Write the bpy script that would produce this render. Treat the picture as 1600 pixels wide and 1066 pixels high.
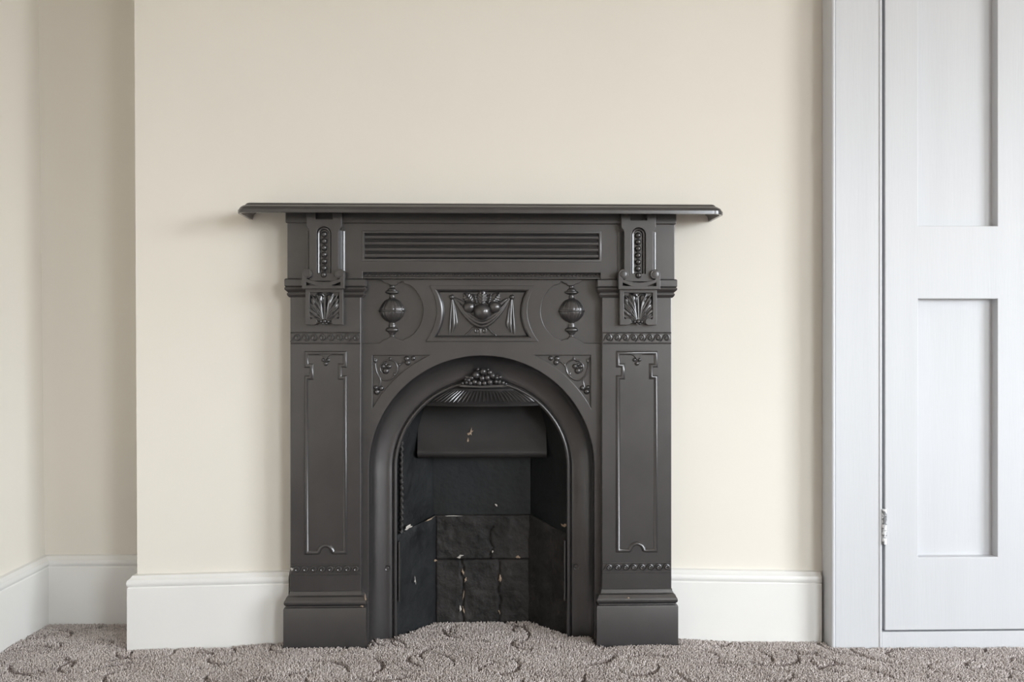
import bpy, bmesh, math, random
import numpy as np
from mathutils import Vector, Matrix, noise
R = math.radians
random.seed(7)
rng = np.random.default_rng(7)
for o in list(bpy.data.objects): bpy.data.objects.remove(o)
scene = bpy.context.scene
C = scene.collection

# ------------------------------------------------------------------ camera
F = 1512.0                      # focal length in pixels of a 1600 px wide frame
YAW = R(1.7)
XC, YC, ZC = 0.0027, -2.30, 0.712
HZ = 533.0
cam = bpy.data.cameras.new('camera'); camo = bpy.data.objects.new('camera', cam); C.objects.link(camo)
cam.sensor_width = 36.0; cam.lens = F / 1600 * 36.0; cam.clip_start = 0.02
camo.location = (XC, YC, ZC); camo.rotation_euler = (R(90), 0, -YAW)
scene.camera = camo

# ------------------------------------------------------------------ world, light, exposure
world = bpy.data.worlds.new('overcast_sky'); scene.world = world; world.use_nodes = True
wn = world.node_tree; bg = wn.nodes['Background']; bg.inputs[1].default_value = 34.0
tcw = wn.nodes.new('ShaderNodeTexCoord'); sepw = wn.nodes.new('ShaderNodeSeparateXYZ'); rampw = wn.nodes.new('ShaderNodeValToRGB')
wn.links.new(tcw.outputs['Generated'], sepw.inputs[0]); wn.links.new(sepw.outputs['Z'], rampw.inputs[0]); wn.links.new(rampw.outputs[0], bg.inputs[0])
rampw.color_ramp.elements[0].position = 0.0; rampw.color_ramp.elements[0].color = (0.17, 0.165, 0.15, 1)     # street and houses below the horizon
rampw.color_ramp.elements[1].position = 0.06; rampw.color_ramp.elements[1].color = (0.87, 0.94, 1.0, 1)      # even cloud
XR, YB, ZT = 4.3, -5.6, 2.75   # right wall, wall behind the camera, ceiling
WIN = (-4.6, -2.1, 0.60, 2.30)      # window in the right wall: y0, y1, z0, z1
WIN2 = (2.3, 3.6, 0.60, 2.30)      # window in the wall behind the camera: x0, x1, z0, z1
def portal(name, loc, rot, sx, sy):
    l = bpy.data.lights.new(name, 'AREA'); l.shape = 'RECTANGLE'; l.size = sx; l.size_y = sy; l.cycles.is_portal = True
    o = bpy.data.objects.new(name, l); C.objects.link(o); o.location = loc; o.rotation_euler = rot
portal('window_portal', (XR + 0.11, (WIN[0] + WIN[1]) / 2, (WIN[2] + WIN[3]) / 2), (0, R(90), 0), WIN[3] - WIN[2], WIN[1] - WIN[0])
portal('window_portal', ((WIN2[0] + WIN2[1]) / 2, YB - 0.11, (WIN2[2] + WIN2[3]) / 2), (R(90), 0, 0), WIN2[1] - WIN2[0], WIN2[3] - WIN2[2])
vs = scene.view_settings
vs.view_transform = 'Standard'; vs.look = 'None'; vs.gamma = 1.0; vs.use_curve_mapping = False
vs.exposure = -0.38

# ------------------------------------------------------------------ materials
def nodes(name):
    m = bpy.data.materials.new(name); m.use_nodes = True
    nt = m.node_tree; b = nt.nodes['Principled BSDF']
    return m, nt, b
def nn(nt, kind, **kw):
    n = nt.nodes.new(kind)
    for k, v in kw.items():
        if k in n.inputs: n.inputs[k].default_value = v
        else: setattr(n, k, v)
    return n
def noise_mat(name, c1, c2, scale, rough, bump=0.0, bscale=None, metallic=0.0, spec=0.5, stretch=(1, 1, 1), detail=4, bdist=0.001, rough2=None):
    m, nt, b = nodes(name)
    tc = nn(nt, 'ShaderNodeTexCoord'); mp = nn(nt, 'ShaderNodeMapping'); mp.inputs['Scale'].default_value = stretch
    nt.links.new(tc.outputs['Object'], mp.inputs['Vector'])
    n1 = nn(nt, 'ShaderNodeTexNoise', Scale=scale, Detail=detail); nt.links.new(mp.outputs[0], n1.inputs['Vector'])
    cr = nn(nt, 'ShaderNodeValToRGB'); cr.color_ramp.elements[0].position = 0.3; cr.color_ramp.elements[1].position = 0.7
    cr.color_ramp.elements[0].color = (*c1, 1); cr.color_ramp.elements[1].color = (*c2, 1)
    nt.links.new(n1.outputs['Fac'], cr.inputs[0]); nt.links.new(cr.outputs[0], b.inputs['Base Color'])
    b.inputs['Roughness'].default_value = rough; b.inputs['Metallic'].default_value = metallic
    b.inputs['Specular IOR Level'].default_value = spec
    if rough2 is not None:
        mr = nn(nt, 'ShaderNodeMapRange'); mr.inputs['To Min'].default_value = rough; mr.inputs['To Max'].default_value = rough2
        mr.inputs['From Min'].default_value = 0.3; mr.inputs['From Max'].default_value = 0.7
        nt.links.new(n1.outputs['Fac'], mr.inputs['Value']); nt.links.new(mr.outputs[0], b.inputs['Roughness'])
    if bump:
        n2 = nn(nt, 'ShaderNodeTexNoise', Scale=bscale or scale * 8, Detail=3); nt.links.new(mp.outputs[0], n2.inputs['Vector'])
        bp = nn(nt, 'ShaderNodeBump', Strength=bump, Distance=bdist); nt.links.new(n2.outputs['Fac'], bp.inputs['Height'])
        nt.links.new(bp.outputs[0], b.inputs['Normal'])
    return m
M = {}
M['wall'] = noise_mat('cream_wall_paint', (0.77, 0.724, 0.650), (0.79, 0.744, 0.670), 2.5, 0.75, 0.12, 90, spec=0.25)
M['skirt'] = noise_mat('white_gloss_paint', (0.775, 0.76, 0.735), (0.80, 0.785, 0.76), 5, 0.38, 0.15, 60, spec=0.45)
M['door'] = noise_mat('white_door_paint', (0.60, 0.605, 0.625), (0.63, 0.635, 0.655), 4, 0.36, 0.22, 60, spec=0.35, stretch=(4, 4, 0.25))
M['ceiling'] = noise_mat('ceiling_paint', (0.84, 0.82, 0.78), (0.86, 0.84, 0.80), 2, 0.85)
M['iron'] = noise_mat('black_leaded_iron', (0.056, 0.0525, 0.0525), (0.071, 0.067, 0.067), 9, 0.35, 0.14, 420, metallic=0.6, spec=0.5, bdist=0.0006)
_b = M['iron'].node_tree.nodes['Principled BSDF']; _b.inputs['Coat Weight'].default_value = 0.8; _b.inputs['Coat Roughness'].default_value = 0.18
M['iron_cove'] = M['iron']
M['soot'] = noise_mat('sooty_iron', (0.003, 0.0037, 0.004), (0.011, 0.0125, 0.0138), 9, 0.45, 0.7, 60, spec=0.35, rough2=0.75, bdist=0.002)
M['throat'] = noise_mat('dull_iron', (0.020, 0.018, 0.0175), (0.032, 0.029, 0.028), 12, 0.55, 0.3, 200, metallic=0.3)
M['clay'] = noise_mat('sooty_fireclay', (0.006, 0.0055, 0.005), (0.030, 0.026, 0.0245), 20, 0.7, 0.9, 70, spec=0.35, bdist=0.004)
M['chip'] = noise_mat('bare_plaster', (0.35, 0.32, 0.29), (0.62, 0.58, 0.53), 120, 0.8)
M['chip_tan'] = noise_mat('bare_fireclay', (0.22, 0.16, 0.11), (0.42, 0.31, 0.22), 120, 0.8)
M['carpet_base'] = noise_mat('carpet_backing', (0.27, 0.23, 0.215), (0.37, 0.32, 0.30), 40, 0.95, 0.8, 300, spec=0.1, bdist=0.004)
M['hinge'] = noise_mat('chipped_hinge', (0.20, 0.20, 0.21), (0.78, 0.78, 0.79), 75, 0.5, 0.6, 90)
M['hinge'].node_tree.nodes['Color Ramp'].color_ramp.elements[0].position = 0.44
M['hinge'].node_tree.nodes['Color Ramp'].color_ramp.elements[1].position = 0.50
M['dark'] = noise_mat('gap_shade_black', (0.02, 0.02, 0.02), (0.03, 0.03, 0.03), 5, 0.9)
def carpet_mat():
    m, nt, b = nodes('carpet_yarn')
    at_ = nn(nt, 'ShaderNodeAttribute', attribute_name='yarn')
    cr = nn(nt, 'ShaderNodeValToRGB')
    e = cr.color_ramp.elements
    e[0].position = 0.0; e[0].color = (0.085, 0.06, 0.052, 1)
    e[1].position = 1.0; e[1].color = (0.92, 0.85, 0.82, 1)
    x = e.new(0.25); x.color = (0.44, 0.375, 0.35, 1)
    x = e.new(0.6); x.color = (0.74, 0.66, 0.63, 1)
    nt.links.new(at_.outputs['Fac'], cr.inputs[0]); nt.links.new(cr.outputs[0], b.inputs['Base Color'])
    b.inputs['Roughness'].default_value = 0.9; b.inputs['Specular IOR Level'].default_value = 0.15
    return m
M['yarn'] = carpet_mat()

# ------------------------------------------------------------------ helpers
def k(Y): return (Y - YC) / F                      # metres per photo pixel on the plane Y
CX = 753.3                                         # the fireplace's axis in the photo
def fp(px, py, Y): return ((px - CX) * k(Y), ZC - (py - HZ) * k(Y))   # symmetric fireplace plan
def at(px, py, Y):                                 # a point of the room on the plane Y
    dx, dz = (px - 800) / F, -(py - HZ) / F
    X_, Y_ = dx * math.cos(YAW) + math.sin(YAW), math.cos(YAW) - dx * math.sin(YAW)
    t = (Y - YC) / Y_
    return Vector((XC + t * X_, Y, ZC + t * dz))
def smooth(me, ang=38):
    me.shade_smooth(); me.set_sharp_from_angle(angle=R(ang))
def tag(o, label, cat=None, group=None, kind=None):
    o['label'] = label
    if cat: o['category'] = cat
    if group: o['group'] = group
    if kind: o['kind'] = kind
    return o
def link(name, me, mat, parent=None, ang=38, flat=False):
    if not flat: smooth(me, ang)
    me.materials.clear(); me.materials.append(M[mat])
    o = bpy.data.objects.new(name, me); C.objects.link(o); o.parent = parent
    return o
def mesh(name, verts, faces, weld=False):
    me = bpy.data.meshes.new(name); me.from_pydata([tuple(v) for v in verts], [], faces)
    bm = bmesh.new(); bm.from_mesh(me)
    if weld: bmesh.ops.remove_doubles(bm, verts=bm.verts, dist=1e-6)
    bmesh.ops.recalc_face_normals(bm, faces=bm.faces)
    bm.to_mesh(me); bm.free(); me.update()
    return me
def merge(parts):
    """several (verts, faces) into one"""
    V, Fc = [], []
    for v, f in parts:
        n = len(V); V += [tuple(p) for p in v]; Fc += [tuple(i + n for i in q) for q in f]
    return V, Fc
def area2(p): return sum(p[i][0] * p[(i + 1) % len(p)][1] - p[(i + 1) % len(p)][0] * p[i][1] for i in range(len(p))) / 2
def plate_mesh(name, loops, yf, thick, bevel=0.0, res=2):
    """flat plate with holes in the XZ plane; loops of (x, z); front face at Y = yf"""
    cu = bpy.data.curves.new(name, 'CURVE'); cu.dimensions = '2D'; cu.fill_mode = 'BOTH'
    cu.extrude = max(thick / 2 - bevel, 1e-5); cu.bevel_depth = bevel; cu.bevel_resolution = res; cu.offset = -bevel
    for lp in loops:
        s = cu.splines.new('POLY'); s.points.add(len(lp) - 1); s.use_cyclic_u = True
        for p, q in zip(s.points, lp): p.co = (q[0], q[1], 0, 1)
    ob = bpy.data.objects.new(name, cu); C.objects.link(ob)
    dg = bpy.context.evaluated_depsgraph_get(); dg.update()
    me = bpy.data.meshes.new_from_object(ob.evaluated_get(dg))
    bpy.data.objects.remove(ob); bpy.data.curves.remove(cu)
    me.transform(Matrix.Translation((0, yf + thick / 2, 0)) @ Matrix.Rotation(R(90), 4, 'X'))
    bm = bmesh.new(); bm.from_mesh(me); bmesh.ops.remove_doubles(bm, verts=bm.verts, dist=1e-6)
    bmesh.ops.recalc_face_normals(bm, faces=bm.faces); bm.to_mesh(me); bm.free()
    me.name = name
    return me
def plate(name, loops, yf, thick, bevel, mat, parent): return link(name, plate_mesh(name, loops, yf, thick, bevel), mat, parent, ang=11)
def box(x0, x1, y0, y1, z0, z1):
    v = [(x, y, z) for x in (x0, x1) for y in (y0, y1) for z in (z0, z1)]
    return v, [(0, 1, 3, 2), (4, 6, 7, 5), (0, 4, 5, 1), (2, 3, 7, 6), (0, 2, 6, 4), (1, 5, 7, 3)]
def bevel_box(name, x0, x1, y0, y1, z0, z1, b=0.002, seg=2):
    me = mesh(name, *box(x0, x1, y0, y1, z0, z1))
    bm = bmesh.new(); bm.from_mesh(me)
    bmesh.ops.bevel(bm, geom=bm.edges[:], offset=b, segments=seg, affect='EDGES', profile=0.5)
    bm.to_mesh(me); bm.free(); return me
def miter(path, closed):
    """unit miter normals (left of travel), 2-D"""
    n = len(path); out = []
    for i in range(n):
        a = path[i - 1] if (closed or i > 0) else None
        b = path[(i + 1) % n] if (closed or i < n - 1) else None
        p = path[i]; ns = []
        for q, r in ((a, p), (p, b)):
            if q is None or r is None: continue
            dx, dy = r[0] - q[0], r[1] - q[1]; l = math.hypot(dx, dy) or 1e-9
            ns.append((-dy / l, dx / l))
        if len(ns) == 1: out.append(ns[0]); continue
        sx, sy = ns[0][0] + ns[1][0], ns[0][1] + ns[1][1]; d = (sx * sx + sy * sy) or 1e-9
        out.append((2 * sx / d, 2 * sy / d))
    return out
def sweep(path, prof, closed, put, cap=True):
    """path: 2-D points; prof: (offset to the left, height); put(a, b, h) -> xyz"""
    N = miter(path, closed); n, m = len(path), len(prof); V = []
    for p, nn_ in zip(path, N):
        for o, h in prof: V.append(put(p[0] + nn_[0] * o, p[1] + nn_[1] * o, h))
    Fc = []
    for i in range(n if closed else n - 1):
        j = (i + 1) % n
        for q in range(m - 1): Fc.append((i * m + q, j * m + q, j * m + q + 1, i * m + q + 1))
    if not closed and cap: Fc += [tuple(range(m)), tuple(range((n - 1) * m, n * m))]
    return V, Fc
def tube(pts, rad, segs=8, flat=1.0, up=(0, -1, 0)):
    """round bar along 3-D points; rad: number or list; flat squeezes it along `up`"""
    P = [Vector(p) for p in pts]; n = len(P); up = Vector(up); V = []
    rr = rad if isinstance(rad, (list, tuple)) else [rad] * n
    for i, p in enumerate(P):
        t = (P[min(i + 1, n - 1)] - P[max(i - 1, 0)]).normalized()
        s = t.cross(up)
        s = s.normalized() if s.length > 1e-6 else Vector((1, 0, 0))
        u = s.cross(t).normalized()
        for a in range(segs):
            th = 2 * math.pi * a / segs
            V.append(p + s * (math.cos(th) * rr[i]) + u * (math.sin(th) * rr[i] * flat))
    Fc = [(i * segs + a, i * segs + (a + 1) % segs, (i + 1) * segs + (a + 1) % segs, (i + 1) * segs + a) for i in range(n - 1) for a in range(segs)]
    Fc += [tuple(range(segs)), tuple(range((n - 1) * segs, n * segs))]
    return V, Fc
def ball(c, r, sy=1.0, sx=1.0, sz=1.0, u=14, v=9):
    V = [(c[0], c[1], c[2] + r * sz)]
    for j in range(1, v):
        ph = math.pi * j / v
        for i in range(u):
            th = 2 * math.pi * i / u
            V.append((c[0] + r * sx * math.sin(ph) * math.cos(th), c[1] + r * sy * math.sin(ph) * math.sin(th), c[2] + r * sz * math.cos(ph)))
    V.append((c[0], c[1], c[2] - r * sz)); L = len(V) - 1
    Fc = [(0, 1 + i, 1 + (i + 1) % u) for i in range(u)]
    for j in range(v - 2):
        for i in range(u): Fc.append((1 + j * u + i, 1 + (j + 1) * u + i, 1 + (j + 1) * u + (i + 1) % u, 1 + j * u + (i + 1) % u))
    Fc += [(L, 1 + (v - 2) * u + (i + 1) % u, 1 + (v - 2) * u + i) for i in range(u)]
    return V, Fc
def curve(pts, n=8):
    """smooth open line (Catmull-Rom) through 2-D or 3-D points"""
    P = [Vector(p) for p in pts]; P = [2 * P[0] - P[1]] + P + [2 * P[-1] - P[-2]]; out = []
    for i in range(1, len(P) - 2):
        for s in range(n):
            t = s / n
            out.append(0.5 * (2 * P[i] + (P[i + 1] - P[i - 1]) * t + (2 * P[i - 1] - 5 * P[i] + 4 * P[i + 1] - P[i + 2]) * t * t + (3 * P[i] - P[i - 1] - 3 * P[i + 1] + P[i + 2]) * t ** 3))
    out.append(P[-2]); return out
def arc(cx, cy, r, a0, a1, n=16): return [(cx + r * math.cos(R(a0 + (a1 - a0) * i / n)), cy + r * math.sin(R(a0 + (a1 - a0) * i / n))) for i in range(n + 1)]
def mirrored(me):
    m2 = me.copy(); m2.transform(Matrix.Diagonal((-1, 1, 1, 1))); m2.flip_normals(); return m2
def copy_of(o, parent, dx=0.0, mirror=False):
    c = o.copy(); C.objects.link(c); c.parent = parent
    if mirror: c.data = mirrored(o.data)
    c.location.x += dx
    return c
def tree_copy(o, parent, dx=0.0, mirror=False):
    c = copy_of(o, parent, dx, mirror)
    for ch in list(o.children):
        d = copy_of(ch, c, 0, mirror)
        if mirror: d.location.x = -d.location.x
    return c
def struct(o, label): return tag(o, label, kind='structure')

# ------------------------------------------------------------------ the room
YA = 0.24                                            # back of the alcove
lw = at(66, 500, YA).x                               # left wall plane
bl_t, bl_b = at(210, 0, 0).x, at(214.5, 905, 0).x    # the breast's left edge leans a little
def edge(z):
    z0, z1 = at(210, 0, 0).z, at(214.5, 905, 0).z
    return bl_t + (bl_b - bl_t) * (z0 - z) / (z0 - z1)
FR_Y = -0.06                                         # face of the built-in cupboard
fx0 = at(1298, 500, FR_Y).x                          # its left edge
hole = [(0.30, -0.1), (0.30, 0.74), (-0.30, 0.74), (-0.30, -0.1)]
wb = plate_mesh('wall_chimney_breast', [[(edge(-0.1), -0.1), (edge(ZT), ZT), (fx0 + 0.3, ZT), (fx0 + 0.3, -0.1)] + hole], 0.0, YA - 0.002, 0.0)
struct(link('wall_chimney_breast', wb, 'wall', flat=True), 'cream painted chimney breast wall around the fireplace')
struct(link('wall_alcove', mesh('wall_alcove', *box(lw - 0.1, fx0 + 0.4, YA, YA + 0.1, -0.2, ZT)), 'wall', flat=True), 'beige shaded back wall of the narrow alcove')
lt, lb = at(60, 0, YA).x, at(70, 880, YA).x
def lwx(z): return lt + (lb - lt) * (at(60, 0, YA).z - z) / (at(60, 0, YA).z - at(70, 880, YA).z)
v = [(lwx(z) - d, y, z) for z in (-0.1, ZT) for d in (0, 0.1) for y in (YB, YA)]
struct(link('wall_left', mesh('wall_left', v, box(0, 1, 0, 1, 0, 1)[1]), 'wall', flat=True), 'cream wall along the left edge of the alcove')
xr_end = 2.75
struct(link('wall_front', mesh('wall_front', *box(fx0 + 0.31, XR + 0.1, 0.0, 0.1, 2.30, ZT)), 'wall', flat=True), 'cream wall over the white cupboard')
struct(link('wall_front_side', mesh('wall_front_side', *box(xr_end, XR + 0.1, 0.0, 0.1, -0.1, 2.30)), 'wall', flat=True), 'cream wall at the far side of the white cupboard')
def holed(name, x0, x1, z0, z1, h, yf, mat):
    return plate_mesh(name, [[(x0, z0), (x0, z1), (x1, z1), (x1, z0)], [(h[0], h[2]), (h[1], h[2]), (h[1], h[3]), (h[0], h[3])]], yf, 0.1, 0)
me = holed('wall_right', YB, 0.1, -0.1, ZT, WIN, 0, 'wall'); me.transform(Matrix.Translation((XR, 0, 0)) @ Matrix.Rotation(R(90), 4, 'Z') @ Matrix.Translation((0, -0.1, 0)))
struct(link('wall_right', me, 'wall', flat=True), 'cream wall with the large window at right')
me = holed('wall_back', lw - 0.1, XR + 0.1, -0.1, ZT, WIN2, YB - 0.1, 'wall')
struct(link('wall_back', me, 'wall', flat=True), 'cream wall opposite the fireplace')
struct(link('ceiling', mesh('ceiling', *box(lw - 0.1, XR + 0.1, YB - 0.1, YA + 0.1, ZT, ZT + 0.1)), 'ceiling', flat=True), 'plain white ceiling of the room')
def win_frame(n, a0, a1, z0, z1, put, label):
    w = bpy.data.objects.new('window_%d' % n, None); C.objects.link(w); struct(w, label)
    t = 0.05; mid = (a0 + a1) / 2; zm = (z0 + z1) / 2
    for nm, r in (('jamb', (a0, a0 + t, z0, z1)), ('jamb', (a1 - t, a1, z0, z1)), ('head', (a0 + t, a1 - t, z1 - t, z1)), ('sill', (a0 + t, a1 - t, z0, z0 + t)),
                  ('mullion', (mid - .025, mid + .025, z0 + t, z1 - t)), ('meeting_rail', (a0 + t, mid - .025, zm - .02, zm + .02)), ('meeting_rail', (mid + .025, a1 - t, zm - .02, zm + .02))):
        link(nm, mesh(nm, *put(*r)), 'skirt', w, flat=True)
win_frame(1, *WIN, lambda a, b, c, d: box(XR + 0.03, XR + 0.08, a, b, c, d), 'white framed sash window in the right wall')
win_frame(2, *WIN2, lambda a, b, c, d: box(a, b, YB - 0.08, YB - 0.03, c, d), 'white framed sash window opposite the fireplace')

# floor: an uneven old floor that rises over the hearth slab
def sstep(e0, e1, x):
    t = np.clip((x - e0) / (e1 - e0), 0, 1); return t * t * (3 - 2 * t)
def floor_z(x, y):
    x = np.asarray(x, float); y = np.asarray(y, float)
    hearth = (1 - sstep(0.40, 0.62, np.abs(x))) * sstep(-0.42, -0.14, y)
    z = 0.012 * hearth
    z = z - 0.010 * sstep(0.0, 0.2, y) * sstep(0.7, 0.9, -x)
    z = z + 0.003 * np.sin(x * 5 + 1) * np.sin(y * 7) - 0.004 * sstep(0.6, 1.0, x) - 0.006 * sstep(0.55, 0.9, -x)
    return z - 0.008
gx = np.concatenate([np.linspace(lw - 0.1, 1.7, 130), np.linspace(1.8, XR + 0.1, 8)]); gy = np.concatenate([np.linspace(YB - 0.1, -0.85, 8), np.linspace(-0.8, YA + 0.05, 60)])
GX, GY = np.meshgrid(gx, gy); GZ = floor_z(GX, GY); nx = len(gx)
fv = list(zip(GX.ravel(), GY.ravel(), GZ.ravel()))
ff = [(j * nx + i, j * nx + i + 1, (j + 1) * nx + i + 1, (j + 1) * nx + i) for j in range(len(gy) - 1) for i in range(nx - 1)]
struct(link('floor', mesh('floor', fv, ff), 'carpet_base'), 'floor covered by mauve grey carpet')

# skirting boards: a plan path swept with the moulded profile
SK = [(0.0, -0.03), (0.018, -0.03), (0.018, 0.128), (0.0155, 0.131), (0.0185, 0.135), (0.0195, 0.141), (0.0175, 0.147), (0.0125, 0.150), (0.009, 0.156), (0.0, 0.158)]
def skirting(name, path, label, dz=0.0, shear=0.0, x0=0.0, hs=1.0, zb=0.0):
    V, Fc = sweep(path, SK, False, lambda a, b, h: (a, b, zb + h * hs))
    V = [(x, y, z + (shear * (x - x0) + dz if z > 0.05 else 0)) for x, y, z in V]
    return struct(link(name, mesh(name, V, Fc), 'skirt', ang=30), label)
pe = at(451, 900, -0.018).x
zl0, zl1 = at(213, 899, -0.012).z, at(450, 893, -0.012).z
el = edge(0.08)
xa = pe; hs = 1.0
skirting('baseboard_left', [(pe, 0.0), (el, 0.0), (el, YA - 0.02)], 'deep white skirting board left of the black fireplace', dz=zl1 - 0.158, shear=(zl1 - zl0) / (pe - el), x0=pe)
pr = at(1049, 890, -0.018).x; zr0, zr1 = at(1058, 889.5, -0.012).z, at(1283, 893.5, -0.012).z
skirting('baseboard_right', [(at(1284, 900, -0.018).x, 0.0), (pr, 0.0)], 'short white skirting board between fireplace and cupboard frame', dz=zr0 - 0.158, shear=(zr1 - zr0) / (fx0 - pr), x0=pr)
za = at(140, 868, YA - 0.012).z
skirting('baseboard_alcove', [(el - 0.019, YA), (lb, YA)], 'shaded skirting board across the back of the alcove', dz=za - 0.158)
skirting('baseboard_wall_left', [(lb, YA), (lb - 0.004, -2.6)], 'white skirting board along the left hand wall', dz=za - 0.158)

# built-in cupboard: face frame, panelled door, hinge
def P2(px, py, Y): q = at(px, py, Y); return (q.x, q.z)
fx1, dx0 = at(1378.4, 500, FR_Y).x, at(1383.2, 500, FR_Y).x
zs0 = -0.03; zdoor = at(1390, 985.5, FR_Y).z; ztop = 2.05
st = at(1435, 500, FR_Y).x - dx0
pw = at(1559, 500, FR_Y).x - at(1435, 500, FR_Y).x
mw = 0.085
dx1 = dx0 + 2 * st + 2 * pw + mw
fr = struct(bpy.data.objects.new('trim_1', None), 'white painted face frame around the cupboard door'); C.objects.link(fr)
fb = fx0 + 0.011
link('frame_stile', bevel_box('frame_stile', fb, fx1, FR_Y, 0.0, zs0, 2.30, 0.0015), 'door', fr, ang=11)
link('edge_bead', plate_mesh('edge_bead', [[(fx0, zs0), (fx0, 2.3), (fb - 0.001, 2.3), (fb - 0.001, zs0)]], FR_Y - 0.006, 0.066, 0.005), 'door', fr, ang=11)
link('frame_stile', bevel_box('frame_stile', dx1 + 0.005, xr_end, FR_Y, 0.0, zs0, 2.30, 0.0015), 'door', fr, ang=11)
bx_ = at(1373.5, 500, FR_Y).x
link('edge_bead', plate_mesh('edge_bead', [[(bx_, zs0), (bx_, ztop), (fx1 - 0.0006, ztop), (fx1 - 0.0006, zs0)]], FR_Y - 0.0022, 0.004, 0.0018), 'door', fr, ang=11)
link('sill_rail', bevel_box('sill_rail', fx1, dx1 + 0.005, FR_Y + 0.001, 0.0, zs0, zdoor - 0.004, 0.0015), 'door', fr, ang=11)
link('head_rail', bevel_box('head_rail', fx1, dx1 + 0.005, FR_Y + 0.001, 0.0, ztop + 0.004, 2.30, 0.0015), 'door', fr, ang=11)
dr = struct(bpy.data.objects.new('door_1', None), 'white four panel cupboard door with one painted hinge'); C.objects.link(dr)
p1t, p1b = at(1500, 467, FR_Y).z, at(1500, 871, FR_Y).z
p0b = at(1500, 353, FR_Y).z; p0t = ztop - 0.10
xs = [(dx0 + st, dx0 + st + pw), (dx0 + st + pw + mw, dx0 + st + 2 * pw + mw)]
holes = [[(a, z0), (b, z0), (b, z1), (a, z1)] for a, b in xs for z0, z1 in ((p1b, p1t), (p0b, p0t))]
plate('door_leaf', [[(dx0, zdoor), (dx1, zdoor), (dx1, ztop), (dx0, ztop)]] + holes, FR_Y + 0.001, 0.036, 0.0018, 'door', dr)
for a, b in xs:
    for z0, z1 in ((p1b, p1t), (p0b, p0t)):
        link('door_panel', bevel_box('door_panel', a - 0.004, b + 0.004, FR_Y + 0.026, FR_Y + 0.032, z0 - 0.004, z1 + 0.004, 0.001), 'door', dr, ang=11)
struct(link('gap_shade_sheet', mesh('gap_shade_sheet', *box(fx1 - 0.01, dx1 + 0.02, -0.015, -0.005, zs0, ztop + 0.05)), 'dark', flat=True), 'near-black sheet behind the cupboard door, painted shade for its gaps')  # black sheet added so the gaps round the door read as shade
hx = (fx1 + dx0) / 2
hz0, hz1 = at(1381, 851, FR_Y).z, at(1381, 795, FR_Y).z
hin = bpy.data.objects.new('hinge', None); C.objects.link(hin); hin.parent = dr; hin['label'] = 'chipped white painted butt hinge'
kn = (hz1 - hz0) / 5
for i in range(5):
    link('hinge_knuckle', mesh('hinge_knuckle', *tube([(hx, FR_Y - 0.003, hz0 + i * kn + s) for s in (0.0006, 0.0014, kn - 0.0014, kn - 0.0006)], [0.0048, 0.0058, 0.0058, 0.0048], 14, up=(0, -1, 0))), 'hinge', hin)
link('hinge_leaf', bevel_box('hinge_leaf', hx + 0.003, hx + 0.011, FR_Y - 0.0012, FR_Y + 0.002, hz0, hz1, 0.0008), 'door', hin, ang=11)

# ------------------------------------------------------------------ the fireplace
fire = bpy.data.objects.new('cast_iron_fireplace', None); C.objects.link(fire)
tag(fire, 'black cast iron fireplace with arched opening and ornamented mantel', 'fireplace')
YP, YBK = -0.060, -0.036        # pilaster face, centre plate face
PC = 510.5                      # left pilaster's axis at YP
XP = (PC - CX) * k(YP)
ZB = -0.015                     # foot of the iron, below the pile
DXR = -2 * XP                   # from the left pilaster to the right one
def pl(dx, py, Y): return (XP + dx * k(Y), ZC - (py - HZ) * k(Y))        # left pilaster, dx px from its axis
def both(o): return tree_copy(o, fire, DXR)

# centre plate with arch, urn recesses, panel and spandrel openings
K = lambda pts, Y=YBK: [fp(x, y, Y) for x, y in pts]
urn_out = [(561, 435), (592.4, 435), (598.6, 440.3), (601.7, 442.6), (605.8, 443), (608.4, 445.5), (611, 446.5), (618, 446.3), (620.2, 445.3), (621, 443.2), (625.4, 442.4), (627.5, 440.3), (630.6, 440.5),
           (631.8, 443.2), (635.7, 445), (640, 445.5)] + arc(612, 486, 49.5, -54, 54, 18) + [(639, 527.4), (635.7, 528), (631.6, 530), (629.5, 532), (627, 531.2), (624, 530), (619.7, 529.6), (617, 526.5), (611, 525.8),
           (605.8, 529), (599.6, 531.6), (593.4, 536.3), (561, 536.3)]
mir = lambda pts: [(2 * CX - x, y) for x, y in pts][::-1]
def side_arc(x0, y0, x1, y1, sag, n=14):
    return [(x0 + (x1 - x0) * t + sag * 4 * t * (1 - t), y0 + (y1 - y0) * t) for t in [i / n for i in range(n + 1)]]
# cartouche outlines (px), symmetric about the axis: top half width, bottom half width, sag
def cart(ht, hb, yt, yb, sag):
    L = side_arc(CX - ht, yt, CX - hb, yb, sag); Rr = [(2 * CX - x, y) for x, y in L]
    return L + Rr[::-1]
c_out, c_in = cart(82, 88.5, 446.5, 534, 14.5), cart(72.5, 76, 453, 528, 11.5)
ARC_Y = 732.0
def sp_tri(m):
    r, x0, y0 = 195.0 - m * 0, 583.0, 555.5
    a0 = math.degrees(math.atan2(y0 - ARC_Y, -math.sqrt(r * r - (y0 - ARC_Y) ** 2))); a1 = math.degrees(math.atan2(-math.sqrt(r * r - (x0 - CX) ** 2), x0 - CX))
    return [(x0, y0)] + arc(CX, ARC_Y, r, a0, a1, 20)
spand = sp_tri(0)
RO, RI = 176.0, 136.5
body = [(552, 429), (552, 1030), (CX - RO, 1030)] + arc(CX, ARC_Y, RO, 180, 360, 48) + [(CX + RO, 1030), (2 * CX - 552, 1030), (2 * CX - 552, 429)]
plate('front_plate', [K(body), K(urn_out), K(mir(urn_out)), K(c_in), K(spand), K(mir(spand))], YBK, 0.014, 0.0015, 'iron', fire)
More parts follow.
